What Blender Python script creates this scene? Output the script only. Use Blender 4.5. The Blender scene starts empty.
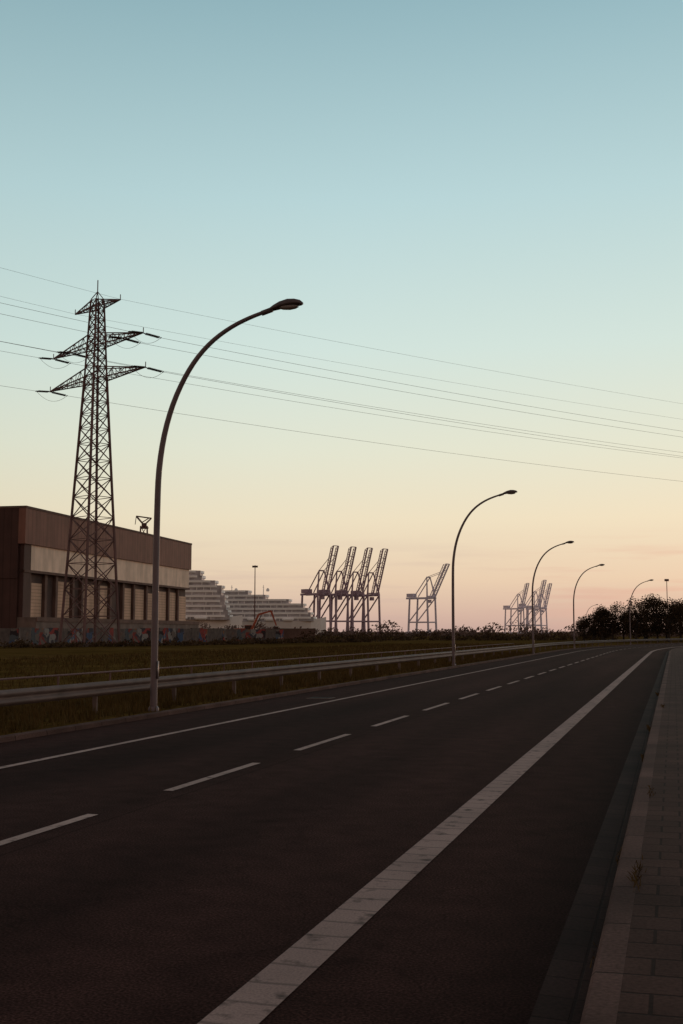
import bpy, math, random
from mathutils import Vector, Matrix
random.seed(7)
D=bpy.data; scene=bpy.context.scene
scene.view_settings.view_transform='Standard'; scene.view_settings.look='None'; scene.view_settings.exposure=0

# ------------------------------------------------------------ materials
def mat(name,col,rough=.8,metal=0,var=.25,nscale=3.0,coord='Object',bump=0,bscale=30,spec=.3):
    m=D.materials.new(name); m.use_nodes=True; nt=m.node_tree; N=nt.nodes; L=nt.links
    b=N['Principled BSDF']; b.inputs['Roughness'].default_value=rough; b.inputs['Metallic'].default_value=metal
    b.inputs['Specular IOR Level'].default_value=spec
    tc=N.new('ShaderNodeTexCoord'); no=N.new('ShaderNodeTexNoise'); no.inputs['Scale'].default_value=nscale
    no.inputs['Detail'].default_value=6
    L.new(tc.outputs[coord],no.inputs['Vector'])
    r=N.new('ShaderNodeValToRGB'); r.color_ramp.elements[0].position=.3; r.color_ramp.elements[1].position=.7
    r.color_ramp.elements[0].color=(*[c*(1-var) for c in col],1); r.color_ramp.elements[1].color=(*[min(1,c*(1+var)) for c in col],1)
    L.new(no.outputs['Fac'],r.inputs['Fac']); L.new(r.outputs['Color'],b.inputs['Base Color'])
    if bump:
        n2=N.new('ShaderNodeTexNoise'); n2.inputs['Scale'].default_value=bscale; n2.inputs['Detail'].default_value=4
        L.new(tc.outputs[coord],n2.inputs['Vector'])
        bp=N.new('ShaderNodeBump'); bp.inputs['Strength'].default_value=bump; bp.inputs['Distance'].default_value=.02
        L.new(n2.outputs['Fac'],bp.inputs['Height']); L.new(bp.outputs['Normal'],b.inputs['Normal'])
    return m
def mixrgb(nt,a,b,f,mode='MIX'):
    n=nt.nodes.new('ShaderNodeMix'); n.data_type='RGBA'; n.blend_type=mode
    for sock,v in ((n.inputs[0],f),(n.inputs[6],a),(n.inputs[7],b)):
        if hasattr(v,'links') or hasattr(v,'is_output'): nt.links.new(v,sock)
        else: sock.default_value=v if not isinstance(v,tuple) else ((*v,1) if len(v)==3 else v)
    return n.outputs[2]
def noise(nt,vec,scale,detail=5,stretch=None):
    N=nt.nodes
    if stretch:
        mp=N.new('ShaderNodeMapping'); mp.inputs['Scale'].default_value=stretch; nt.links.new(vec,mp.inputs['Vector']); vec=mp.outputs[0]
    n=N.new('ShaderNodeTexNoise'); n.inputs['Scale'].default_value=scale; n.inputs['Detail'].default_value=detail
    nt.links.new(vec,n.inputs['Vector']); return n.outputs['Fac']
def ramp(nt,fac,stops):
    r=nt.nodes.new('ShaderNodeValToRGB'); e=r.color_ramp.elements
    while len(e)<len(stops): e.new(.5)
    for el,(p,c) in zip(e,stops):
        el.position=p; el.color=(*c,1) if isinstance(c,tuple) else (c,c,c,1)
    nt.links.new(fac,r.inputs['Fac']); return r.outputs['Color']
def maprange(nt,v,a,b,c=0,d=1):
    n=nt.nodes.new('ShaderNodeMapRange'); nt.links.new(v,n.inputs[0])
    for i,x in enumerate((a,b,c,d)): n.inputs[i+1].default_value=x
    return n.outputs[0]
def math_(nt,op,a,b=0):
    n=nt.nodes.new('ShaderNodeMath'); n.operation=op
    for s,v in ((n.inputs[0],a),(n.inputs[1],b)):
        if isinstance(v,(int,float)): s.default_value=v
        else: nt.links.new(v,s)
    return n.outputs[0]

def asphalt_mat(name,base,patchy=True):
    m=D.materials.new(name); m.use_nodes=True; nt=m.node_tree; b=nt.nodes['Principled BSDF']
    uv=nt.nodes.new('ShaderNodeTexCoord').outputs['UV']
    fine=noise(nt,uv,60,3); big=noise(nt,uv,.35,5,(1,.12,1)); mid=noise(nt,uv,3,6)
    c=ramp(nt,fine,[(.32,tuple(x*.45 for x in base)),(.5,base),(.72,tuple(x*2.0 for x in base))])
    c=mixrgb(nt,c,ramp(nt,big,[(.35,.70),(.65,1.25)]),1.0,'MULTIPLY')
    c=mixrgb(nt,c,ramp(nt,mid,[(.3,.80),(.7,1.2)]),1.0,'MULTIPLY')
    sep=nt.nodes.new('ShaderNodeSeparateXYZ'); nt.links.new(uv,sep.inputs[0])
    w=math_(nt,'SINE',math_(nt,'MULTIPLY',sep.outputs[0],3.6))
    c=mixrgb(nt,c,ramp(nt,maprange(nt,w,-1,1),[(0,.86),(1,1.08)]),1.0,'MULTIPLY')
    mp=nt.nodes.new('ShaderNodeMapping'); mp.inputs['Scale'].default_value=(.5,.22,1); nt.links.new(uv,mp.inputs[0])
    n=nt.nodes.new('ShaderNodeTexNoise'); n.inputs['Scale'].default_value=1.4; nt.links.new(uv,n.inputs['Vector'])
    add=nt.nodes.new('ShaderNodeVectorMath'); add.operation='ADD'; nt.links.new(mp.outputs[0],add.inputs[0]); nt.links.new(n.outputs['Color'],add.inputs[1])
    v=nt.nodes.new('ShaderNodeTexVoronoi'); v.feature='DISTANCE_TO_EDGE'; v.inputs['Scale'].default_value=.6; nt.links.new(add.outputs[0],v.inputs['Vector'])
    c=mixrgb(nt,c,ramp(nt,v.outputs['Distance'],[(0,.55),(.006,1.0)]),.6,'MULTIPLY')
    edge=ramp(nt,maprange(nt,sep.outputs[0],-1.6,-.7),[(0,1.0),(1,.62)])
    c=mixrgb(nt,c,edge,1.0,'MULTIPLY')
    jd=math_(nt,'ABSOLUTE',math_(nt,'ADD',sep.outputs[0],math_(nt,'ADD',5.22,math_(nt,'MULTIPLY',mid,.03))))
    c=mixrgb(nt,c,ramp(nt,jd,[(0,.5),(.012,.6),(.022,1.0)]),.7,'MULTIPLY')
    nt.links.new(c,b.inputs['Base Color']); b.inputs['Roughness'].default_value=.95; b.inputs['Specular IOR Level'].default_value=.02
    bp=nt.nodes.new('ShaderNodeBump'); bp.inputs['Strength'].default_value=.6; bp.inputs['Distance'].default_value=.008
    nt.links.new(fine,bp.inputs['Height']); nt.links.new(bp.outputs[0],b.inputs['Normal'])
    return m
def paint_mat(name,bars=0,base=(.36,.25,.235)):
    m=D.materials.new(name); m.use_nodes=True; nt=m.node_tree; b=nt.nodes['Principled BSDF']
    uv=nt.nodes.new('ShaderNodeTexCoord').outputs['UV']
    wear=noise(nt,uv,7,8); fine=noise(nt,uv,70,3); big=noise(nt,uv,.8,3)
    c=ramp(nt,big,[(.3,tuple(x*.8 for x in base)),(.7,tuple(x*1.12 for x in base))])
    c=mixrgb(nt,c,(.06,.036,.032),ramp(nt,wear,[(.56,0.0),(.70,.85)]))
    c=mixrgb(nt,c,ramp(nt,fine,[(.3,.72),(.6,1.05)]),1.0,'MULTIPLY')
    if bars:
        sep=nt.nodes.new('ShaderNodeSeparateXYZ'); nt.links.new(uv,sep.inputs[0])
        off=math_(nt,'ADD',sep.outputs[1],math_(nt,'MULTIPLY',noise(nt,uv,1.3,2),.12))
        fr=math_(nt,'FRACT',math_(nt,'DIVIDE',off,bars))
        c=mixrgb(nt,c,ramp(nt,fr,[(0,.45),(.07,.5),(.12,1.0)]),.8,'MULTIPLY')
    nt.links.new(c,b.inputs['Base Color']); b.inputs['Roughness'].default_value=.8; b.inputs['Specular IOR Level'].default_value=.1
    return m
def slab_mat(name,bw,rh,col,mortar,offset=.5,ms=.012):
    m=D.materials.new(name); m.use_nodes=True; nt=m.node_tree; b=nt.nodes['Principled BSDF']
    uv=nt.nodes.new('ShaderNodeTexCoord').outputs['UV']
    br=nt.nodes.new('ShaderNodeTexBrick'); nt.links.new(uv,br.inputs['Vector']); br.inputs['Scale'].default_value=1
    br.inputs['Brick Width'].default_value=bw; br.inputs['Row Height'].default_value=rh; br.inputs['Mortar Size'].default_value=ms
    br.inputs['Mortar Smooth'].default_value=.3; br.offset=offset
    br.inputs['Color1'].default_value=(*[x*.85 for x in col],1); br.inputs['Color2'].default_value=(*[x*1.15 for x in col],1); br.inputs['Mortar'].default_value=(*mortar,1)
    c=mixrgb(nt,br.outputs['Color'],ramp(nt,noise(nt,uv,40,4),[(.3,.7),(.7,1.25)]),1.0,'MULTIPLY')
    c=mixrgb(nt,c,ramp(nt,noise(nt,uv,1.1,5),[(.3,.65),(.7,1.2)]),1.0,'MULTIPLY')
    nt.links.new(c,b.inputs['Base Color']); b.inputs['Roughness'].default_value=.92; b.inputs['Specular IOR Level'].default_value=.06
    bp=nt.nodes.new('ShaderNodeBump'); bp.inputs['Strength'].default_value=.5; bp.inputs['Distance'].default_value=.01; bp.invert=True
    nt.links.new(br.outputs['Fac'],bp.inputs['Height']); nt.links.new(bp.outputs[0],b.inputs['Normal'])
    return m
def ground_mat(name):
    m=D.materials.new(name); m.use_nodes=True; nt=m.node_tree; b=nt.nodes['Principled BSDF']
    o=nt.nodes.new('ShaderNodeTexCoord').outputs['Object']
    big=noise(nt,o,.03,6); mid=noise(nt,o,.35,6); fine=noise(nt,o,9,4)
    c=ramp(nt,big,[(.35,(.085,.049,.014)),(.5,(.112,.066,.020)),(.68,(.138,.080,.032))])
    c=mixrgb(nt,c,ramp(nt,mid,[(.3,.6),(.7,1.3)]),1.0,'MULTIPLY')
    c=mixrgb(nt,c,ramp(nt,fine,[(.3,.55),(.7,1.35)]),1.0,'MULTIPLY')
    nt.links.new(c,b.inputs['Base Color']); b.inputs['Roughness'].default_value=1; b.inputs['Specular IOR Level'].default_value=.0
    bp=nt.nodes.new('ShaderNodeBump'); bp.inputs['Strength'].default_value=1; bp.inputs['Distance'].default_value=.15
    nt.links.new(mid,bp.inputs['Height']); nt.links.new(bp.outputs[0],b.inputs['Normal'])
    return m
def stripe_mat(name,col,axis,period,dark=.6,rough=.7,duty=.12,nscale=.5):
    m=D.materials.new(name); m.use_nodes=True; nt=m.node_tree; b=nt.nodes['Principled BSDF']
    o=nt.nodes.new('ShaderNodeTexCoord').outputs['Object']
    sep=nt.nodes.new('ShaderNodeSeparateXYZ'); nt.links.new(o,sep.inputs[0])
    fr=math_(nt,'FRACT',math_(nt,'DIVIDE',math_(nt,'ADD',sep.outputs[axis],500.0),period))
    c=ramp(nt,noise(nt,o,nscale,6),[(.3,tuple(x*.88 for x in col)),(.7,tuple(x*1.1 for x in col))])
    c=mixrgb(nt,c,ramp(nt,fr,[(0,dark),(duty,dark),(duty*1.6,1.0)]),1.0,'MULTIPLY')
    c=mixrgb(nt,c,ramp(nt,noise(nt,o,.8,6,(1,1,.15)),[(.35,.82),(.6,1.04)]),1.0,'MULTIPLY')
    nt.links.new(c,b.inputs['Base Color']); b.inputs['Roughness'].default_value=rough; b.inputs['Specular IOR Level'].default_value=.2
    return m
def graffiti_mat(name):
    m=D.materials.new(name); m.use_nodes=True; nt=m.node_tree; b=nt.nodes['Principled BSDF']
    o=nt.nodes.new('ShaderNodeTexCoord').outputs['Object']
    n=nt.nodes.new('ShaderNodeTexNoise'); n.inputs['Scale'].default_value=.5; n.inputs['Detail'].default_value=3; nt.links.new(o,n.inputs['Vector'])
    add=nt.nodes.new('ShaderNodeVectorMath'); add.operation='MULTIPLY_ADD'; nt.links.new(n.outputs['Color'],add.inputs[0]); add.inputs[1].default_value=(5,5,5); nt.links.new(o,add.inputs[2])
    v=nt.nodes.new('ShaderNodeTexVoronoi'); v.inputs['Scale'].default_value=.9; nt.links.new(add.outputs[0],v.inputs['Vector'])
    sp=nt.nodes.new('ShaderNodeSeparateColor'); nt.links.new(v.outputs['Color'],sp.inputs[0])
    pc=nt.nodes.new('ShaderNodeValToRGB'); e=pc.color_ramp.elements; pc.color_ramp.interpolation='CONSTANT'
    cols=[(.20,.045,.04),(.06,.05,.06),(.24,.20,.19),(.06,.08,.14),(.09,.09,.10),(.04,.028,.03),(.26,.05,.045),(.15,.11,.10),(.25,.10,.045),(.10,.08,.08)]
    while len(e)<len(cols): e.new(.5)
    for i,cc in enumerate(cols): e[i].position=i/len(cols); e[i].color=(*cc,1)
    nt.links.new(sp.outputs[0],pc.inputs['Fac'])
    base=ramp(nt,noise(nt,o,1.5,6),[(.3,(.09,.065,.06)),(.7,(.15,.11,.10))])
    mask=ramp(nt,noise(nt,o,.2,2,(1,1,.3)),[(.46,0.0),(.49,1.0)])
    c=mixrgb(nt,base,pc.outputs['Color'],mask)
    nt.links.new(c,b.inputs['Base Color']); b.inputs['Roughness'].default_value=.9; b.inputs['Specular IOR Level'].default_value=.1
    return m
def leaf_mat(name,c1,c2):
    m=D.materials.new(name); m.use_nodes=True; nt=m.node_tree; b=nt.nodes['Principled BSDF']
    o=nt.nodes.new('ShaderNodeTexCoord').outputs['Object']
    c=ramp(nt,noise(nt,o,.9,4),[(.35,c1),(.65,c2)])
    nt.links.new(c,b.inputs['Base Color']); b.inputs['Roughness'].default_value=.85; b.inputs['Specular IOR Level'].default_value=.03
    return m

M={}
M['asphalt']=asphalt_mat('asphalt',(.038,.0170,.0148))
M['gutter']=slab_mat('gutter_stones',.26,.33,(.034,.017,.015),(.02,.010,.009),0,.01)
M['paint_wide']=paint_mat('road_paint_profiled',.32,(.36,.235,.215))
M['paint']=paint_mat('road_paint',0,(.44,.30,.275))
M['kerb']=slab_mat('kerb_concrete',.6,1.0,(.115,.064,.056),(.04,.024,.021),0,.012)
M['slab']=slab_mat('pavement_slabs',.3,.3,(.072,.037,.031),(.028,.015,.013),.5,.012)
M['ground']=ground_mat('grass_ground')
M['galv']=mat('galvanised_steel',(.125,.080,.073),.7,.1,.3,2,bump=.1)
M['pole']=mat('lamp_pole_paint',(.16,.112,.122),.5,.15,.18,1.5)
M['head']=mat('lamp_head',(.11,.08,.085),.45,.1,.2,3)
M['glass']=mat('lamp_glass',(.35,.30,.30),.25,0,.1,3,spec=.5)
M['steel_dark']=mat('pylon_steel',(.15,.075,.072),.7,.1,.25,.6)
M['insul']=mat('insulator',(.06,.035,.03),.5,0,.2,3)
M['wire']=mat('wire',(.22,.17,.17),.6,.2,.1,1)
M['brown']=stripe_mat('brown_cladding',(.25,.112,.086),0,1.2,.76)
M['brown_shaded']=stripe_mat('brown_cladding_shaded',(.08,.037,.032),1,1.2,.76)  # darker copy of the brown cladding; end-wall shade put into its colour
M['beige']=stripe_mat('beige_panel',(.84,.59,.47),0,6.0,.85,duty=.015)
M['shutter']=stripe_mat('roller_shutter',(.58,.35,.25),2,.5,.7,duty=.2)
M['dark']=mat('dark_recess',(.08,.042,.035),.8,0,.3,.5)
M['pier']=mat('pier_concrete',(.15,.085,.07),.9,0,.25,.6)
M['conc']=mat('concrete',(.17,.115,.10),.9,0,.3,.7)
M['roof']=mat('roof_felt',(.06,.04,.04),.9,0,.2,.5)
M['graf']=graffiti_mat('graffiti_concrete')
M['leaf']=leaf_mat('foliage_dark',(.03,.018,.012),(.07,.044,.026))
M['bush']=leaf_mat('bush_foliage',(.05,.030,.017),(.11,.066,.038))
M['grass']=leaf_mat('grass_blades',(.065,.038,.012),(.125,.074,.028))
M['far']=leaf_mat('hazed_vegetation',(.14,.09,.078),(.21,.14,.125))  # leaf tones raised: distance haze is put into the colour
M['bark']=mat('bark',(.05,.035,.03),.9,0,.3,2)
M['crane_a']=mat('crane_hazed_near',(.40,.28,.34),.85,0,.12,.02,spec=.1)  # all crane colours lightened to imitate aerial haze, paler with distance
M['crane_b']=mat('crane_hazed_mid',(.66,.58,.68),.85,0,.1,.02,spec=.1)
M['crane_c']=mat('crane_hazed_far',(.80,.70,.80),.85,0,.1,.02,spec=.1)
M['ship']=mat('ship_white',(.92,.84,.83),.6,0,.05,.1)
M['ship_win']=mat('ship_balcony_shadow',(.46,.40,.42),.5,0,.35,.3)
M['ship_hull']=mat('ship_hull',(.88,.78,.77),.6,0,.06,.1)
M['orange']=mat('excavator_paint',(.38,.08,.04),.5,0,.2,1)
M['track']=mat('rubber_dark',(.03,.024,.024),.8,0,.3,2)

# ------------------------------------------------------------ mesh builder
class MB:
    def __init__(s): s.v=[]; s.f=[]; s.m=[]; s.mats=[]; s.uv=None
    def mi(s,m):
        if m not in s.mats: s.mats.append(m)
        return s.mats.index(m)
    def poly(s,pts,m):
        n=len(s.v); s.v+= [tuple(p) for p in pts]; s.f.append(tuple(range(n,n+len(pts)))); s.m.append(s.mi(m))
    def box(s,x0,x1,y0,y1,z0,z1,m):
        n=len(s.v); s.v+=[(x,y,z) for z in (z0,z1) for y in (y0,y1) for x in (x0,x1)]
        for q in ((0,2,3,1),(4,5,7,6),(0,1,5,4),(2,6,7,3),(0,4,6,2),(1,3,7,5)):
            s.f.append(tuple(n+i for i in q)); s.m.append(s.mi(m))
    def beam(s,p,q,w,m,w2=None,up=None):
        p=Vector(p); q=Vector(q); d=(q-p)
        if d.length<1e-6: return
        d.normalize(); u=Vector((0,0,1)) if abs(d.z)<.95 else Vector((1,0,0))
        a=d.cross(u).normalized(); b=a.cross(d); w2=w if w2 is None else w2
        n=len(s.v)
        for c,ww in ((p,w),(q,w2)):
            for i,j in ((-1,-1),(1,-1),(1,1),(-1,1)): s.v.append(tuple(c+a*i*ww/2+b*j*ww/2))
        for f in ((0,1,2,3),(7,6,5,4),(0,4,5,1),(1,5,6,2),(2,6,7,3),(3,7,4,0)):
            s.f.append(tuple(n+i for i in f)); s.m.append(s.mi(m))
    def tube(s,pts,rad,m,seg=12):
        pts=[Vector(p) for p in pts]; n0=len(s.v); prev=None
        for i,p in enumerate(pts):
            t=(pts[min(i+1,len(pts)-1)]-pts[max(i-1,0)]).normalized()
            ref=prev if prev is not None else (Vector((0,1,0)) if abs(t.y)<.9 else Vector((1,0,0)))
            a=(ref-t*ref.dot(t)).normalized(); prev=a; b=t.cross(a)
            r=rad[i] if isinstance(rad,(list,tuple)) else rad
            for k in range(seg):
                th=2*math.pi*k/seg; s.v.append(tuple(p+a*math.cos(th)*r+b*math.sin(th)*r))
        for i in range(len(pts)-1):
            for k in range(seg):
                k2=(k+1)%seg; s.f.append((n0+i*seg+k,n0+i*seg+k2,n0+(i+1)*seg+k2,n0+(i+1)*seg+k)); s.m.append(s.mi(m))
        s.f.append(tuple(n0+k for k in reversed(range(seg)))); s.m.append(s.mi(m))
        s.f.append(tuple(n0+(len(pts)-1)*seg+k for k in range(seg))); s.m.append(s.mi(m))
    def mesh(s,name,smooth=False):
        me=D.meshes.new(name); me.from_pydata(s.v,[],s.f)
        for m in s.mats: me.materials.append(M[m])
        me.polygons.foreach_set('material_index',s.m)
        if smooth: me.polygons.foreach_set('use_smooth',[True]*len(s.f))
        me.update(); return me
    def obj(s,name,loc=(0,0,0),rz=0,parent=None,smooth=False,scale=1):
        return place(s.mesh(name,smooth),name,loc,rz,parent,scale)
def place(me,name,loc=(0,0,0),rz=0,parent=None,scale=1):
    o=D.objects.new(name,me); scene.collection.objects.link(o); o.location=loc; o.rotation_euler=(0,0,rz)
    o.scale=(scale,)*3 if isinstance(scale,(int,float)) else scale
    if parent: o.parent=parent
    return o
def empty(name,loc=(0,0,0),rz=0):
    o=D.objects.new(name,None); scene.collection.objects.link(o); o.location=loc; o.rotation_euler=(0,0,rz); return o

# ------------------------------------------------------------ road alignment (metres along road, offset to the right)
A0=math.radians(16.2); DS=1.0
path=[]; x=y=0.0; th=A0; s=0.0
x=-20*math.sin(A0); y=-20*math.cos(A0); s=-20.0
while s<=620:
    path.append((s,x,y,th))
    k=0 if s<105 else (1/330 if s<330 else 0)
    th+=k*DS; x+=math.sin(th)*DS; y+=math.cos(th)*DS; s+=DS
def R(s,r,z=0.0):
    i=max(0,min(len(path)-2,int((s+20)/DS))); f=(s-path[i][0])/DS
    a=path[i]; b=path[i+1]
    px=a[1]+(b[1]-a[1])*f; py=a[2]+(b[2]-a[2])*f; t=a[3]+(b[3]-a[3])*f
    return (px+r*math.cos(t),py-r*math.sin(t),z)
def heading(s):
    i=max(0,min(len(path)-1,int((s+20)/DS))); return path[i][3]
def loft(name,prof,s0,s1,m,step=2.0,gaps=None,obj=True,bld=None):
    """sweep a cross-section (list of (offset,height)) along the road; uv = (offset, chainage)"""
    me_v=[];me_f=[];uvs=[]
    segs=gaps if gaps else [(s0,s1)]
    per=[0]
    for a,b in zip(prof,prof[1:]): per.append(per[-1]+math.hypot(b[0]-a[0],b[1]-a[1]))
    for a,b in segs:
        n=max(1,int(math.ceil((b-a)/step))); base=len(me_v); w=len(prof)
        for i in range(n+1):
            ss=a+(b-a)*i/n
            for (r,z),pp in zip(prof,per): me_v.append(R(ss,r,z)); uvs.append((prof[0][0]+pp,ss))
        for i in range(n):
            for j in range(w-1):
                me_f.append((base+i*w+j,base+i*w+j+1,base+(i+1)*w+j+1,base+(i+1)*w+j))
    me=D.meshes.new(name); me.from_pydata(me_v,[],me_f); me.materials.append(M[m])
    ul=me.uv_layers.new(name='UVMap')
    for l in me.loops: ul.data[l.index].uv=uvs[l.vertex_index]
    me.update()
    return place(me,name)
E=520
RP=[(-10.6,0),(-8,.01),(-5.5,.02),(-3,.01),(-.70,0)]
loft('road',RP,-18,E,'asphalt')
def cz(r):
    for (a,za),(b,zb) in zip(RP,RP[1:]):
        if a<=r<=b: return za+(zb-za)*(r-a)/(b-a)
    return 0
def line(name,r,w,m,gaps=None,s1=E):
    return loft(name,[(r-w/2,cz(r-w/2)+.005),(r+w/2,cz(r+w/2)+.005)],-18,s1,m,gaps=gaps)
line('lane_edge_line',-2.02,.27,'paint_wide')
line('lane_edge_line',-8.62,.13,'paint')
g=[]; k=-6
while 12.0+k*4.58<420:
    a=12.0+k*4.58; g.append((a,a+2.85)); k+=1
line('centre_dash_line',-5.52,.12,'paint',gaps=g)
loft('gutter',[(-.70,0),(-.45,-.012)],-18,E,'gutter')
loft('kerb',[(-.45,-.012),(-.445,.095),(-.425,.115),(-.29,.118)],-18,E,'kerb')
loft('kerb',[(-10.78,.09),(-10.64,.09),(-10.61,.075),(-10.6,0)],-18,E,'kerb')
loft('pavement',[(-.29,.118),(2.2,.14)],-18,E,'slab')
loft('kerb',[(2.2,.14),(2.28,.15),(2.28,.05)],-18,E,'kerb')
loft('grass_verge',[(2.28,.10),(5,.08),(9,-.2)],-18,E,'ground')
loft('grass_verge',[(-17,-.25),(-14.5,-.02),(-12.6,.08),(-10.78,.085)],-18,E,'ground')
gb=MB()
gb.v=[(-9000,-3000,-.1),(9000,-3000,-.1),(9000,14000,-.1),(-9000,14000,-.1)]; gb.f=[(0,1,2,3)]; gb.m=[gb.mi('ground')]
gb.obj('ground')
mh=MB()
for i in range(6): mh.box(-.28,.28,-.25+i*.09,-.21+i*.09,0,.012,'track')
mh.box(-.32,.32,-.30,.30,-.01,.006,'conc')
p=R(30,-9.3,.02); mh.obj('storm_drain',(p[0],p[1],cz(-9.3)+.004),-A0)

# ------------------------------------------------------------ guardrail
def guardrail(name,r,s0,s1,face=1,z=.0):
    e=empty(name,(0,0,0))
    pr=[(.0,.45),(.03,.47),(.075,.505),(.08,.535),(.03,.575),(.005,.60),(.03,.625),(.08,.665),(.075,.695),(.03,.73),(.0,.75)]
    o=loft('beam',[(r+face*a,b+z) for a,b in pr],s0,s1,'galv',step=2.0); o.name='rail_beam'; o.parent=e
    for f in o.data.polygons: f.use_smooth=True
    b=MB(); ss=s0
    while ss<s1:
        P=Vector(R(ss,r-face*.1,0)); h=heading(ss); c,s_=math.cos(h),math.sin(h)
        for (x0,x1,y0,y1) in ((-.05,.05,-.004,.004),(-.05,-.042,.004,.05),(.042,.05,.004,.05)):
            st=len(b.v); b.box(x0,x1,y0,y1,-.15,.68+z,'galv')
            for i in range(st,len(b.v)):
                X,Y,Z=b.v[i]; b.v[i]=(P.x+X*c+Y*s_,P.y-X*s_+Y*c,Z)
        st=len(b.v); b.box(0.0,.10,-.06,.06,.52+z,.68+z,'galv')
        for i in range(st,len(b.v)):
            X,Y,Z=b.v[i]; X*=face; b.v[i]=(P.x+X*c+Y*s_,P.y-X*s_+Y*c,Z)
        ss+=4.0
    b.obj('rail_posts',parent=e)
guardrail('guardrail',-11.75,-14,330,1,.0)
e=empty('pipe_fence'); b=MB()
b.tube([R(s_,-16.2,.62) for s_ in range(-14,120,2)],.03,'steel_dark',6)
for s_ in range(-14,120,3):
    q=R(s_,-16.2,0); b.tube([(q[0],q[1],-.2),(q[0],q[1],.62)],.03,'steel_dark',6)
b.obj('rail_and_posts',parent=e)

# ------------------------------------------------------------ street lamps
def lamp_mesh():
    b=MB()
    ctl=[(0,0),(0,.02),(0,1.2),(0,3.0),(.01,4.6),(.04,5.5),(.16,6.3),(.37,7.0),(.66,7.6),(1.0,8.08),(1.4,8.45),(1.85,8.72),(2.3,8.9),(2.72,9.02)]
    pts=[]
    for i in range(len(ctl)-1):
        p0=ctl[max(i-1,0)];p1=ctl[i];p2=ctl[i+1];p3=ctl[min(i+2,len(ctl)-1)]
        for t in (0,.34,.67):
            q=[.5*((2*p1[k])+(-p0[k]+p2[k])*t+(2*p0[k]-5*p1[k]+4*p2[k]-p3[k])*t*t+(-p0[k]+3*p1[k]-3*p2[k]+p3[k])*t**3) for k in (0,1)]
            pts.append((q[0],0,q[1]))
    pts.append((ctl[-1][0],0,ctl[-1][1]))
    n=len(pts)
    rad=[.088-.045*(i/(n-1)) for i in range(n)]
    b.tube(pts,rad,'pole',14)
    b.tube([(0,0,-.05),(0,0,.10),(0,0,.14)],[.125,.125,.10],'pole',14)
    b.box(.083,.096,-.05,.05,.75,1.15,'head')
    b.tube([(2.6,0,8.98),(2.86,0,9.05)],[.06,.06],'head',12)
    secs=[(2.78,.05,.05,9.03),(2.9,.10,.075,9.07),(3.05,.135,.10,9.11),(3.25,.15,.115,9.14),(3.42,.145,.10,9.145),(3.55,.11,.07,9.14),(3.61,.04,.03,9.13)]
    seg=16; n0=len(b.v)
    for x,w,h,z in secs:
        for k in range(seg):
            t=2*math.pi*k/seg; cx,sz=math.cos(t),math.sin(t)
            zz=h*sz if sz>0 else h*.55*sz
            b.v.append((x,w*math.copysign(abs(cx)**.7,cx),z+zz))
    for i in range(len(secs)-1):
        for k in range(seg):
            k2=(k+1)%seg; b.f.append((n0+i*seg+k,n0+i*seg+k2,n0+(i+1)*seg+k2,n0+(i+1)*seg+k)); b.m.append(b.mi('head'))
    b.f.append(tuple(n0+k for k in range(seg))); b.m.append(b.mi('head'))
    b.f.append(tuple(n0+(len(secs)-1)*seg+k for k in range(seg))); b.m.append(b.mi('head'))
    n0=len(b.v); gs=[(3.02,.06,.03),(3.12,.10,.06),(3.28,.11,.075),(3.42,.095,.06),(3.5,.05,.03)]
    for x,w,h in gs:
        for k in range(9):
            t=math.pi+math.pi*k/8; b.v.append((x,w*math.cos(t),9.085+h*math.sin(t)))
    for i in range(len(gs)-1):
        for k in range(8):
            b.f.append((n0+i*9+k,n0+i*9+k+1,n0+(i+1)*9+k+1,n0+(i+1)*9+k)); b.m.append(b.mi('glass'))
    return b.mesh('street_lamp',True)
lm=lamp_mesh()
lamps=[(-4.15,25.3,.1),(6.05,59.0,.6),(15.8,91.0,1.0),(25.0,123.0,.7),(39.4,158.5,0),(57.0,195.0,0)]
def near_s(X,Y):
    best=min(range(len(path)),key=lambda i:(path[i][1]+(-11.25)*math.cos(path[i][3])-X)**2+(path[i][2]+11.25*math.sin(path[i][3])-Y)**2)
    return path[best][0]
for X,Y,dr in lamps:
    s_=near_s(X,Y); P=R(s_,-10.97+dr*.16,.05); place(lm,'street_lamp',P,-heading(s_),scale=(.94,1,.972))
place(lm,'street_lamp',(62,290,0),-.6,scale=.95)

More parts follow.
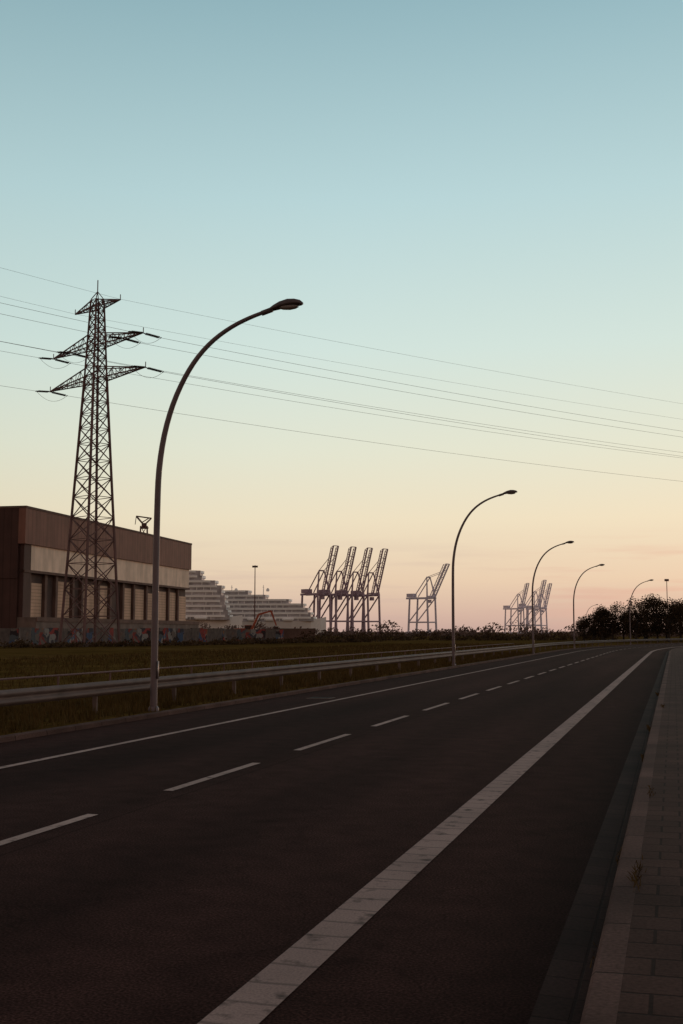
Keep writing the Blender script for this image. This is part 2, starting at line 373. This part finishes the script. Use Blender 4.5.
# ------------------------------------------------------------ lattice pylon
def pylon_mesh():
    b=MB(); m='steel_dark'
    def hw(z):
        if z<35: return 2.75+(1.08-2.75)*z/35
        return 1.08+(.62-1.08)*(z-35)/11.5
    zs=[0]
    while zs[-1]<46:
        z=zs[-1]; zs.append(min(46.5,z+max(1.3,hw(z)*1.4)))
    cs=[(-1,-1),(1,-1),(1,1),(-1,1)]
    def P(i,z): h=hw(z); return (cs[i%4][0]*h,cs[i%4][1]*h,z)
    for a,c in zip(zs,zs[1:]):
        lw=.25 if a<35 else .18
        for i in range(4):
            b.beam(P(i,a),P(i,c),lw,m)
            b.beam(P(i,a),P(i+1,c),.10,m); b.beam(P(i+1,a),P(i,c),.10,m)
            b.beam(P(i,c),P(i+1,c),.08,m)
    for i in range(4):
        b.beam(P(i,46.5),(0,0,47.6),.10,m)
        x,y,_=P(i,0); b.box(x-.45,x+.45,y-.45,y+.45,-.6,.35,'conc')
    b.beam((0,0,47.4),(0,0,49.2),.10,m)
    def arm(z,L,h,n,ts=.15):
        for sx in (-1,1):
            w=hw(z); tip=Vector((sx*L,0,z+ts))
            bot=[Vector((sx*w,sy*w,z)) for sy in (-1,1)]; top=[Vector((sx*hw(z+h),sy*hw(z+h),z+h)) for sy in (-1,1)]
            for q in bot+top: b.beam(q,tip,.13,m)
            pb=list(bot);pt=list(top)
            for k in range(1,n):
                t=k/n; nb=[q.lerp(tip,t) for q in bot]; nt_=[q.lerp(tip,t) for q in top]
                for j in (0,1):
                    b.beam(nb[j],nt_[j],.06,m); b.beam(pb[j] if k%2 else pt[j],nt_[j] if k%2 else nb[j],.06,m)
                b.beam(nb[0],nb[1],.06,m); b.beam(pb[0],nb[1],.06,m)
                pb,pt=nb,nt_
            b.beam(tip,tip+Vector((0,0,.7)),.08,m)
    arm(35.3,10.9,1.7,8); arm(39.9,10.3,1.7,8); arm(45.3,5.2,1.0,4)
    return b.mesh('electricity_pylon')
pm=pylon_mesh()
pyl=[((-33,150),math.atan2(-.68,.73)),((205,298),math.atan2(-.85,.53)),((-183,-50),math.atan2(-.6,.8))]
for (X,Y),rz in pyl: place(pm,'electricity_pylon',(X,Y,0),rz)
att=[(10.9,35.4),(-10.9,35.4),(10.3,40),(-10.3,40),(5.9,40.1),(-5.9,40.1),(5.2,45.5),(-5.2,45.5)]
ins=MB(); wr=MB()
def tipw(pi,a):
    (X,Y),rz=pyl[pi]; return Vector((X+a[0]*math.cos(rz),Y+a[0]*math.sin(rz),a[1]))
for k,a in enumerate(att):
    for q in (1,2):
        p0=tipw(0,a); p1=tipw(q,a); d=(p1-p0).normalized(); earth=a[1]>45
        li=0 if earth else 2.4
        s0=p0+d*li+Vector((0,0,-.3 if li else 0)); s1=p1-d*li+Vector((0,0,-.3 if li else 0))
        if li:
            for (u,v) in ((p0,s0),(p1,s1)):
                side=d.cross(Vector((0,0,1)))*.2
                n=11
                for sd in (-1,1):
                    pts=[];rr=[]
                    for i in range(n*2+1):
                        pts.append(u.lerp(v,.12+.80*i/(n*2))+side*sd); rr.append(.13 if i%2 else .05)
                    ins.tube(pts,rr,'insul',6)
                ins.beam(u,u.lerp(v,.12),.10,'insul'); ins.beam(v+side,v-side,.10,'insul')
        S=(3.4 if q==1 else 3.0)*(.8 if earth else 1)
        N=40; pts=[]
        for i in range(N+1):
            t=i/N; p=s0.lerp(s1,t); p.z-=4*S*t*(1-t); pts.append(p)
        wr.tube(pts,.015 if earth else .021,'wire',4)
    if a[1]<45:
        p0=tipw(0,a); e1=p0+(tipw(1,a)-p0).normalized()*2.4; e2=p0+(tipw(2,a)-p0).normalized()*2.4
        pts=[]
        for i in range(13):
            t=i/12; p=e1.lerp(e2,t); p.z-=.3+4*1.1*t*(1-t); pts.append(p)
        wr.tube(pts,.025,'wire',4)
ins.obj('insulator_strings'); wr.obj('overhead_power_lines')

# ------------------------------------------------------------ warehouse
WR=math.atan2(.979,.2028)
wh=empty('warehouse',(-46,164,0),WR)
Lw=71.5; Dw=46
b=MB(); b.box(0,Lw,.6,Dw,0,19.2,'dark'); b.obj('walls',parent=wh)
b=MB(); b.box(-.4,Lw+.4,-.5,.6-.003,14.5,19.9,'brown'); b.obj('fascia_front',parent=wh)
b=MB(); b.box(-.4,-.003,.6,Dw+.3,9.5,19.9,'brown_shaded'); b.box(-.25,-.003,.6,Dw,0,9.5-.003,'brown_shaded'); b.obj('fascia_end',parent=wh)
b=MB(); b.box(-.48,Lw+.48,-.58,-.503,19.65,19.98,'pier'); b.box(-.48,-.403,-.503,Dw+.3,19.65,19.98,'pier'); b.obj('parapet_trim',parent=wh)
b=MB(); b.box(.1,Lw-.1,.605,Dw,19.2+.003,19.5,'roof'); b.obj('roof',parent=wh)
b=MB(); b.box(2.2,Lw,-.15,.59,10.8,14.49,'beige'); b.obj('panel_band',parent=wh)
b=MB(); b.box(0,Lw,-.35,.59,10.4,10.78,'pier'); b.box(0,2.18,-.2,.59,3.6,14.48,'brown_shaded'); b.obj('canopy',parent=wh)
b=MB(); b.box(-.1,Lw,-2.4,.59,0,3.9,'conc'); b.box(-.1,Lw,-2.55,-2.403,3.3,3.92,'pier'); b.obj('loading_dock',parent=wh)
b=MB(); p=MB(); x=2.6; i=0
wd=[5.2,3.6,6.0,3.4,6.4,5.0,5.6,5.0,6.2,5.4,6.2,5.4,6.2]
while x<Lw-4 and i<len(wd):
    w_=wd[i]
    p.box(x-.3,x+.45,.1,.59,3.905,10.39,'pier')
    if i not in (1,3,6): b.box(x+.75,x+w_-.7,.46,.597,3.91,9.6 if i%3 else 9.0,'shutter')
    x+=w_; i+=1
b.obj('roller_doors',parent=wh); p.obj('piers',parent=wh)
b=MB(); m_='steel_dark'
for sx in (-1,1):
    for sy in (-1,1): b.beam((sx*1.6,sy*1.6,0),(sx*.7,sy*.7,25),.3,m_)
for i in range(10):
    z0=i*2.5;z1=z0+2.5; w0=1.6-.9*z0/25;w1=1.6-.9*z1/25
    for a_,c_ in (((-1,-1),(1,-1)),((1,-1),(1,1)),((1,1),(-1,1)),((-1,1),(-1,-1))):
        b.beam((a_[0]*w0,a_[1]*w0,z0),(c_[0]*w1,c_[1]*w1,z1),.15,m_)
for sy in (-.7,.7):
    b.beam((-.7,sy,24.6),(1.0,sy,24.6),.25,m_); b.beam((.6,sy,24.6),(-1.7,sy,27.2),.25,m_); b.beam((-.6,sy,24.6),(1.6,sy,26.8),.25,m_)
    b.beam((-1.7,sy,27.2),(1.6,sy,26.8),.14,m_); b.beam((-.5,sy,25.8),(1.2,sy,26.9),.12,m_); b.beam((-1.7,sy,27.2),(-1.9,sy,25.4),.14,m_)
b.box(-.5,.6,-.5,.5,24.75,25.7,m_)
b.obj('harbour_slewing_crane',(-43.6,250,0),.2)

# ------------------------------------------------------------ graffiti wall
gw=[(-66,128),(-52,140),(-43,152),(-36,180),(-22,214),(-11.5,226)]
e=empty('graffiti_wall')
for (a,c) in zip(gw,gw[1:]):
    L=math.hypot(c[0]-a[0],c[1]-a[1]); n=max(1,int(L/4)); rz=math.atan2(c[1]-a[1],c[0]-a[0])
    b=MB()
    for i in range(n):
        h=2.4+random.uniform(-.12,.12); b.box(i*L/n+.02,(i+1)*L/n-.02,-.15,.15,-.2,h,'graf')
    b.obj('wall_panels',(a[0],a[1],0),rz,parent=e)

# ------------------------------------------------------------ foliage helpers
def leafquad(b,c,s,m):
    a=Vector((random.gauss(0,1),random.gauss(0,1),random.gauss(0,1))).normalized()
    u=a.orthogonal().normalized(); v=a.cross(u); w=s*random.uniform(.35,.7)
    b.poly([c-u*s*.5,c+v*w*.5,c+u*s*.5,c-v*w*.5],m)
def tree_mesh(seed,H,W,nl=3600):
    random.seed(seed); b=MB()
    b.tube([(0,0,-.2),(.1,0,H*.2),(.05,.1,H*.5),(.2,0,H*.8)],[.28,.22,.15,.05],'bark',8)
    cl=[]
    for i in range(17):
        t=random.random(); an=random.uniform(0,2*math.pi); z=H*(.22+.68*t); rr=W*.5*math.sqrt(max(.05,1-((t-.35)/.72)**2))*random.uniform(.35,.95)
        c=Vector((rr*math.cos(an),rr*math.sin(an),z)); cl.append((c,random.uniform(.11,.21)*W))
        b.tube([(0.05,.05,z*.55),tuple(c*.6+Vector((0,0,z*.3))),tuple(c)],[.1,.06,.02],'bark',5)
    for i in range(nl):
        c,r=random.choice(cl); d=Vector((random.gauss(0,1),random.gauss(0,1),random.gauss(0,.8))).normalized()
        leafquad(b,c+d*r*random.uniform(.5,1.15)*1.07,random.uniform(.22,.5),'leaf')
    return b.mesh('broadleaf_tree')
tm=[tree_mesh(3,8.5,7.5),tree_mesh(11,9.5,9),tree_mesh(23,7.2,8)]
random.seed(5)
tp=[(583,235,2,.60),(592,225,2,.76),(601,222,0,.78),(611,219,1,.74),(622,220,0,.66),(634,214,2,.88),(645,222,1,.90),(656,216,1,.86),(667,214,0,.88),(679,226,1,.80),(692,232,1,.9),(707,236,0,.95),(603,240,1,.68),(643,238,1,.85),(665,240,1,.88)]
for col,dist,v,sc in tp:
    X=(col-341.5)/1138*dist
    place(tm[v],'broadleaf_tree',(X,dist,0),random.uniform(0,6.28),scale=sc)

def bushes(name,pts,m,h,wd,nper,leaf):
    """one continuous scrub band following pts"""
    b=MB()
    for (a,c) in zip(pts,pts[1:]):
        L=math.hypot(c[0]-a[0],c[1]-a[1]); n=int(L/(wd*.55))+1
        for i in range(n):
            t=(i+random.random())/n; X=a[0]+(c[0]-a[0])*t+random.gauss(0,wd*.4); Y=a[1]+(c[1]-a[1])*t+random.gauss(0,wd*.8)
            hh=h*random.choice((.35,.5,.6,.75,1.0))*random.uniform(.8,1.1); ww=wd*random.uniform(.5,.9)
            for k in range(nper):
                d=Vector((random.gauss(0,1),random.gauss(0,1),abs(random.gauss(0,1)))).normalized()*random.uniform(.6,1.05)
                leafquad(b,Vector((X+d.x*ww,Y+d.y*ww,d.z*hh)),leaf*random.uniform(.6,1.3),m)
    return b.obj(name)
random.seed(9)
bushes('scrub_bushes',[(-60,120),(-40,134),(-22,160),(-8,195),(6,215)],'bush',1.0,2.0,110,.35)
bushes('scrub_bushes',[(-9,244),(15,255),(40,262),(62,262)],'bush',2.5,3.6,170,.5)
bushes('scrub_bushes',[(-80,150),(-49,156)],'bush',2.6,3.0,150,.45)
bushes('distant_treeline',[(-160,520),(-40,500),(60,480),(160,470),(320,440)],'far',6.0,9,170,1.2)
bushes('hedge',[R(s_,6)[:2] for s_ in range(60,330,30)],'bush',2.4,1.8,130,.4)

def grass(name,n,s0,s1,r0,r1,h,dens=1.6):
    b=MB()
    for i in range(n):
        t=random.random()**dens; s_=s0+(s1-s0)*t; r=random.uniform(r0,r1)
        P=Vector(R(s_,r,0)); P.z=.07 if r>-12.8 else (.0 if r>-14.5 else -.12)
        k=(1+.02*s_)
        for q in range(3):
            an=random.uniform(0,6.28); hh=h*random.uniform(.4,1.2); w=.010*k; ln=random.uniform(.1,.5)*hh
            o=P+Vector((random.gauss(0,.05),random.gauss(0,.05),0)); u=Vector((math.cos(an),math.sin(an),0))
            v=Vector((-u.y,u.x,0))
            b.poly([o-u*w,o+u*w,o+v*ln+Vector((0,0,hh))],'grass')
    return b.obj(name)
grass('grass_tufts',18000,8,95,-17,-10.85,.22)
grass('grass_tufts',14000,18,170,-45,-17,.28,1.2)
grass('grass_tufts',2500,30,150,2.3,4.5,.3)
b=MB()
for (cs_,cr,cnt,hh0,z0) in ((8.2,-.29,40,.06,.118),(8.6,-.285,20,.045,.118),(12.6,-.29,24,.05,.118),(17,-.46,40,.07,0),(9.6,-.47,24,.05,0),(22,-.47,60,.09,0),(27,-.29,40,.07,.118),(6.6,-.47,12,.04,0),(34,-.47,80,.1,0)):
    for i in range(cnt):
        P=Vector(R(cs_+random.gauss(0,.20),cr+random.gauss(0,.014),z0)); an=random.uniform(0,6.28)
        u=Vector((math.cos(an),math.sin(an),0)); v=Vector((-u.y,u.x,0)); hh=hh0*random.uniform(.3,1.1)
        b.poly([P-u*.004,P+u*.004,P+u*.003+v*hh*.5+Vector((0,0,hh*.7)),P+v*hh*.9+Vector((0,0,hh))],'grass')
b.obj('kerb_weeds')

# ------------------------------------------------------------ container cranes
def crane_mesh(m,boom=76,Lb=54):
    b=MB(); G=15; W=9
    for sy in (-1,1):
        y=sy*W
        b.beam((-G,y,0),(-G*.85,y,44),1.9,m,1.6); b.beam((G,y,0),(G*.9,y,46),1.9,m,1.6)
        b.beam((-G,y,14),(G,y,14),1.7,m)
        b.beam((-G*.9,y,15),(G*.85,y,43),1.1,m)
        b.beam((-G*.8-9,y*.45,44),(G+3,y*.45,44),2.2,m)
        b.beam((G*.9,y,46),(G*.65,y*.4,70),1.5,m,1.0)
        b.beam((-G*.6,y*.5,46),(G*.65,y*.4,70),.9,m)
        b.box(-G-3,-G+3,y-2,y+2,0,2.5,m); b.box(G-3,G+3,y-2,y+2,0,2.5,m)
        a=math.radians(boom); hx,hz=G+2,45
        p0=Vector((hx,y*.4,hz)); p1=Vector((hx+Lb*math.cos(a),y*.4,hz+Lb*math.sin(a)))
        b.beam(p0,p1,1.3,m); up=Vector((-math.sin(a),0,math.cos(a)))*3.2
        b.beam(p0+up,p1.lerp(p0,.05)+up,.7,m)
        for i in range(10):
            q0=p0.lerp(p1,i/10);q1=p0.lerp(p1,(i+1)/10)
            b.beam(q0,q1.lerp(q0,.5)+up,.4,m); b.beam(q0.lerp(q1,.5)+up,q1,.4,m)
        b.beam((G*.65,y*.4,70),p0.lerp(p1,.72)+up,.5,m)
    a=math.radians(boom)
    for i in range(6):
        p=Vector((G+2,0,45))+Vector((math.cos(a),0,math.sin(a)))*Lb*i/5
        b.beam(p+Vector((0,-W*.4,0)),p+Vector((0,W*.4,0)),.8,m)
    for x,z in ((-G,14),(G,14),(-G*.85,44),(G*.9,46),(G*.65,70)): b.beam((x,-W,z) if z<60 else (x,-W*.4,z),(x,W,z) if z<60 else (x,W*.4,z),1.4,m)
    b.box(-G-6,-G+4,-4,4,45.5,50,m)
    b.box(G-6,G-2,-1.8,1.8,38,42,m)
    return b.mesh('container_crane')
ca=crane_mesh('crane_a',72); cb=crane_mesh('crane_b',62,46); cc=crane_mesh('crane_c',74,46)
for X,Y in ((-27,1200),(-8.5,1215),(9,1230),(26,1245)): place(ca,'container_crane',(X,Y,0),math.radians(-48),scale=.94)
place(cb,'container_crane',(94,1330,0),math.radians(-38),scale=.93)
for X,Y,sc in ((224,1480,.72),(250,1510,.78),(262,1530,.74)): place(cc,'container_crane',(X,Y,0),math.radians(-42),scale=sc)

# ------------------------------------------------------------ cruise ships
def ship(name,loc,rz,L,tiers,Bm=26,funnel=None,masts=(),boats=True):
    e=empty(name,loc,rz); b=MB()
    secs=[(0,.85,0),(L*.1,1,0),(L*.7,1,0),(L*.88,.75,1.0),(L*.97,.35,2.2),(L*1.02,.04,3.2)]
    for x,w,dz in secs:
        for (yy,zz) in ((-.7,0),(-1,9+dz),(1,9+dz),(.7,0)): b.v.append((x,yy*w*Bm/2,zz))
    for i in range(len(secs)-1):
        for k in range(4):
            k2=(k+1)%4; b.f.append((i*4+k,i*4+k2,(i+1)*4+k2,(i+1)*4+k)); b.m.append(b.mi('ship_hull'))
    b.f.append((0,1,2,3)); b.m.append(b.mi('ship_hull'))
    b.obj('hull',parent=e)
    b=MB(); w=MB(); z=9.2
    for ti,(x0,x1) in enumerate(tiers):
        hw=Bm/2-.2
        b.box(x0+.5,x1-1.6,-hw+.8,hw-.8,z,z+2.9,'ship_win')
        n=8; pl=[(x0,-hw),(x1-hw*.5,-hw)]+[(x1-hw*.5+hw*.5*math.sin(math.pi*k/n),-hw*math.cos(math.pi*k/n)) for k in range(1,n)]+[(x1-hw*.5,hw),(x0,hw)]
        zb,zt=z+1.6,z+2.95
        b.poly([(x,y,zt) for x,y in pl],'ship'); b.poly([(x,y,zb) for x,y in reversed(pl)],'ship')
        for (q0,q1) in zip(pl,pl[1:]+pl[:1]): b.poly([(*q0,zb),(*q1,zb),(*q1,zt),(*q0,zt)],'ship')
        x=x0+(ti%2)*1.3
        while x<x1-hw*.5:
            if random.random()<.8: b.box(x,x+.4,-hw+.1,hw-.1,z+.003,z+1.59,'ship')
            x+=random.choice((4.2,4.2,8.4))
        z+=3.0
    b.obj('superstructure',parent=e)
    if boats:
        x=8
        while x<tiers[0][1]-16:
            w.tube([(x,-Bm/2-.9,10.3),(x+1.2,-Bm/2-.9,10.3),(x+7,-Bm/2-.9,10.3),(x+8.2,-Bm/2-.9,10.3)],[.3,1.2,1.2,.3],'ship',8); x+=12
    if funnel:
        x=funnel; w.box(x-4,x+4,-3,3,z,z+2.5,'ship'); w.beam((x,0,z+2),(x-2,0,z+6),4,'ship',3); w.beam((x+6,0,z),(x+5.5,0,z+4),.6,'ship')
    for x in masts: w.beam((x,0,z-3),(x,0,z+4),.6,'ship',.3); w.beam((x,-3,z+2.4),(x,3,z+2.4),.4,'ship'); w.tube([(x+3,0,z-.5),(x+3,0,z+.5),(x+3,0,z+1.8)],[.8,1.3,.4],'ship',8)
    w.obj('funnel_and_masts',parent=e)
random.seed(3)
ship('cruise_ship',(-206,700,0),math.radians(3),142,[(0,139),(0,138),(0,137),(4,136),(4,136),(8,134),(8,134),(14,130),(20,122),(26,121),(30,109)],funnel=60,masts=(100,))
ship('cruise_ship',(-84,790,0),math.radians(-2),72,[(0,67),(0,65),(0,63),(1,60),(1,50),(1,34),(1,22)],Bm=22,masts=(8,30))
b=MB(); b.tube([(0,0,0),(0,0,30),(0,0,31)],[.3,.18,.18],'steel_dark',8); b.box(-1.2,1.2,-.5,.5,30,30.8,'steel_dark')
for i in range(4): b.box(-1.2+i*.65,-.8+i*.65,-.8,-.5,30.1,30.7,'head')
b.obj('floodlight_mast',(-38,500,0))
b=MB(); b.tube([(0,0,0),(0,0,20),(0,0,21)],[.2,.12,.12],'steel_dark',8); b.box(-.7,.7,-.4,.4,20.2,21,'steel_dark')
b.obj('floodlight_mast',(118.5,415,0))

# ------------------------------------------------------------ excavator in the yard
ex=empty('excavator',(-21,250,0),.25)
b=MB()
for sy in (-1,1):
    prof=[(-1.9,.45),(-1.6,.05),(1.6,.05),(1.9,.45),(1.6,.9),(-1.6,.9)]
    y0,y1=(sy*1.3-.3,sy*1.3+.3); b.poly([(x,y0,z) for x,z in prof],'track'); b.poly([(x,y1,z) for x,z in reversed(prof)],'track')
    for (a,c) in zip(prof,prof[1:]+prof[:1]): b.poly([(a[0],y0,a[1]),(a[0],y1,a[1]),(c[0],y1,c[1]),(c[0],y0,c[1])],'track')
b.obj('tracks',parent=ex)
b=MB(); b.box(-2.2,1.5,-1.35,1.35,1.05,1.7,'orange'); b.box(-2.3,-.2,-1.35,1.35,1.703,2.6,'orange'); b.obj('body',parent=ex)
b=MB(); b.box(0,1.45,.3,1.3,1.703,3.2,'dark'); b.box(-.05,1.5,.25,1.35,3.203,3.3,'orange'); b.obj('cab',parent=ex)
b=MB(); b.beam((1.0,-.3,1.7),(2.8,-.3,5.6),.55,'orange',.45); b.beam((2.8,-.3,5.6),(5.6,-.3,6.4),.45,'orange',.35); b.beam((5.6,-.3,6.4),(6.8,-.3,3.2),.4,'orange',.25); b.beam((1.6,-.3,1.8),(3.4,-.3,5.4),.18,'dark')
b.poly([(6.5,-.8,3.2),(6.5,.2,3.2),(6.1,.2,2.3),(6.1,-.8,2.3)],'dark'); b.box(6.2,7.1,-.8,.2,2.3,3.0,'dark'); b.obj('boom_arm',parent=ex)
def container(X,Y,rz,m):
    b=MB(); b.box(-6,6,-1.2,1.2,0.1,2.6,m)
    for i in range(30): b.box(-5.9+i*.4,-5.75+i*.4,-1.25,-1.203,.25,2.45,m)
    for x in (-6.02,5.82):
        for y in (-1.24,1.04): b.box(x,x+.2,y,y+.2,.0,2.66,m)
    b.obj('shipping_container',(X,Y,0),rz)
container(-33,256,.1,'conc'); container(-12,258,.15,'pier')

# ------------------------------------------------------------ sky, sun
SUN_AZ=math.radians(24); SUN_EL=math.radians(2.0)
w=D.worlds.new('World'); scene.world=w; w.use_nodes=True; nt=w.node_tree; nt.nodes.clear(); N=nt.nodes
out=N.new('ShaderNodeOutputWorld'); bg=N.new('ShaderNodeBackground')
dirv=N.new('ShaderNodeTexCoord').outputs['Generated']
sep=N.new('ShaderNodeSeparateXYZ'); nt.links.new(dirv,sep.inputs[0])
def lin(r,g,b_): return tuple(((c/255+.055)/1.055)**2.4 if c>10 else c/255/12.92 for c in (r,g,b_))
z=sep.outputs[2]
sky=ramp(nt,z,[(0,lin(198,168,158)),(.014,lin(212,182,166)),(.045,lin(233,208,180)),(.098,lin(240,227,198)),(.158,lin(230,232,212)),(.244,lin(213,231,224)),(.364,lin(188,217,220)),(.503,lin(152,187,196)),(.75,lin(126,130,130)),(1,lin(120,118,117))])
sd=Vector((math.sin(SUN_AZ)*math.cos(SUN_EL),math.cos(SUN_AZ)*math.cos(SUN_EL),math.sin(SUN_EL)))
dt=N.new('ShaderNodeVectorMath'); dt.operation='DOT_PRODUCT'; nt.links.new(dirv,dt.inputs[0]); dt.inputs[1].default_value=sd
az=ramp(nt,maprange(nt,dt.outputs['Value'],-1,1),[(0,(.66,.46,.40)),(.5,(.74,.57,.51)),(.80,(.87,.87,.87)),(.87,(.92,.93,.93)),(.94,(.99,.99,.99)),(1,(1.03,1.0,.98))])
sky=mixrgb(nt,sky,az,1.0,'MULTIPLY')
cn=noise(nt,dirv,7,5,(1,1,14)); low=ramp(nt,z,[(0,.35),(.03,1.0),(.06,.6),(.09,0.0)])
cm=math_(nt,'MULTIPLY',ramp(nt,cn,[(.5,0.0),(.66,1.0)]),low)
near=ramp(nt,maprange(nt,dt.outputs['Value'],.95,1.0),[(0,0.0),(1,1.0)])
sky=mixrgb(nt,sky,(.92,.50,.33),math_(nt,'MULTIPLY',math_(nt,'MULTIPLY',cm,near),.7))
sky=mixrgb(nt,sky,lin(192,166,162),math_(nt,'MULTIPLY',cm,.28))
ns=N.new('ShaderNodeTexSky'); ns.sky_type='NISHITA'; ns.sun_disc=False; ns.sun_elevation=SUN_EL; ns.sun_rotation=SUN_AZ
nsm=mixrgb(nt,(0,0,0),ns.outputs[0],.06)
sky=mixrgb(nt,sky,nsm,.03)
nt.links.new(sky,bg.inputs['Color']); bg.inputs['Strength'].default_value=1.0; nt.links.new(bg.outputs[0],out.inputs[0])
sl=D.lights.new('sun','SUN'); sl.energy=.2; sl.angle=math.radians(4); sl.color=(1,.62,.42)
so=D.objects.new('sun',sl); scene.collection.objects.link(so); so.rotation_euler=(-sd).to_track_quat('-Z','Y').to_euler()

# ------------------------------------------------------------ camera
cam=D.cameras.new('camera'); co=D.objects.new('camera',cam); scene.collection.objects.link(co)
cam.sensor_fit='VERTICAL'; cam.sensor_height=36; cam.sensor_width=24; cam.lens=40; cam.clip_end=20000; cam.clip_start=.1
co.location=(0,0,1.8); co.rotation_euler=(math.radians(90+6.02),0,0)
scene.camera=co
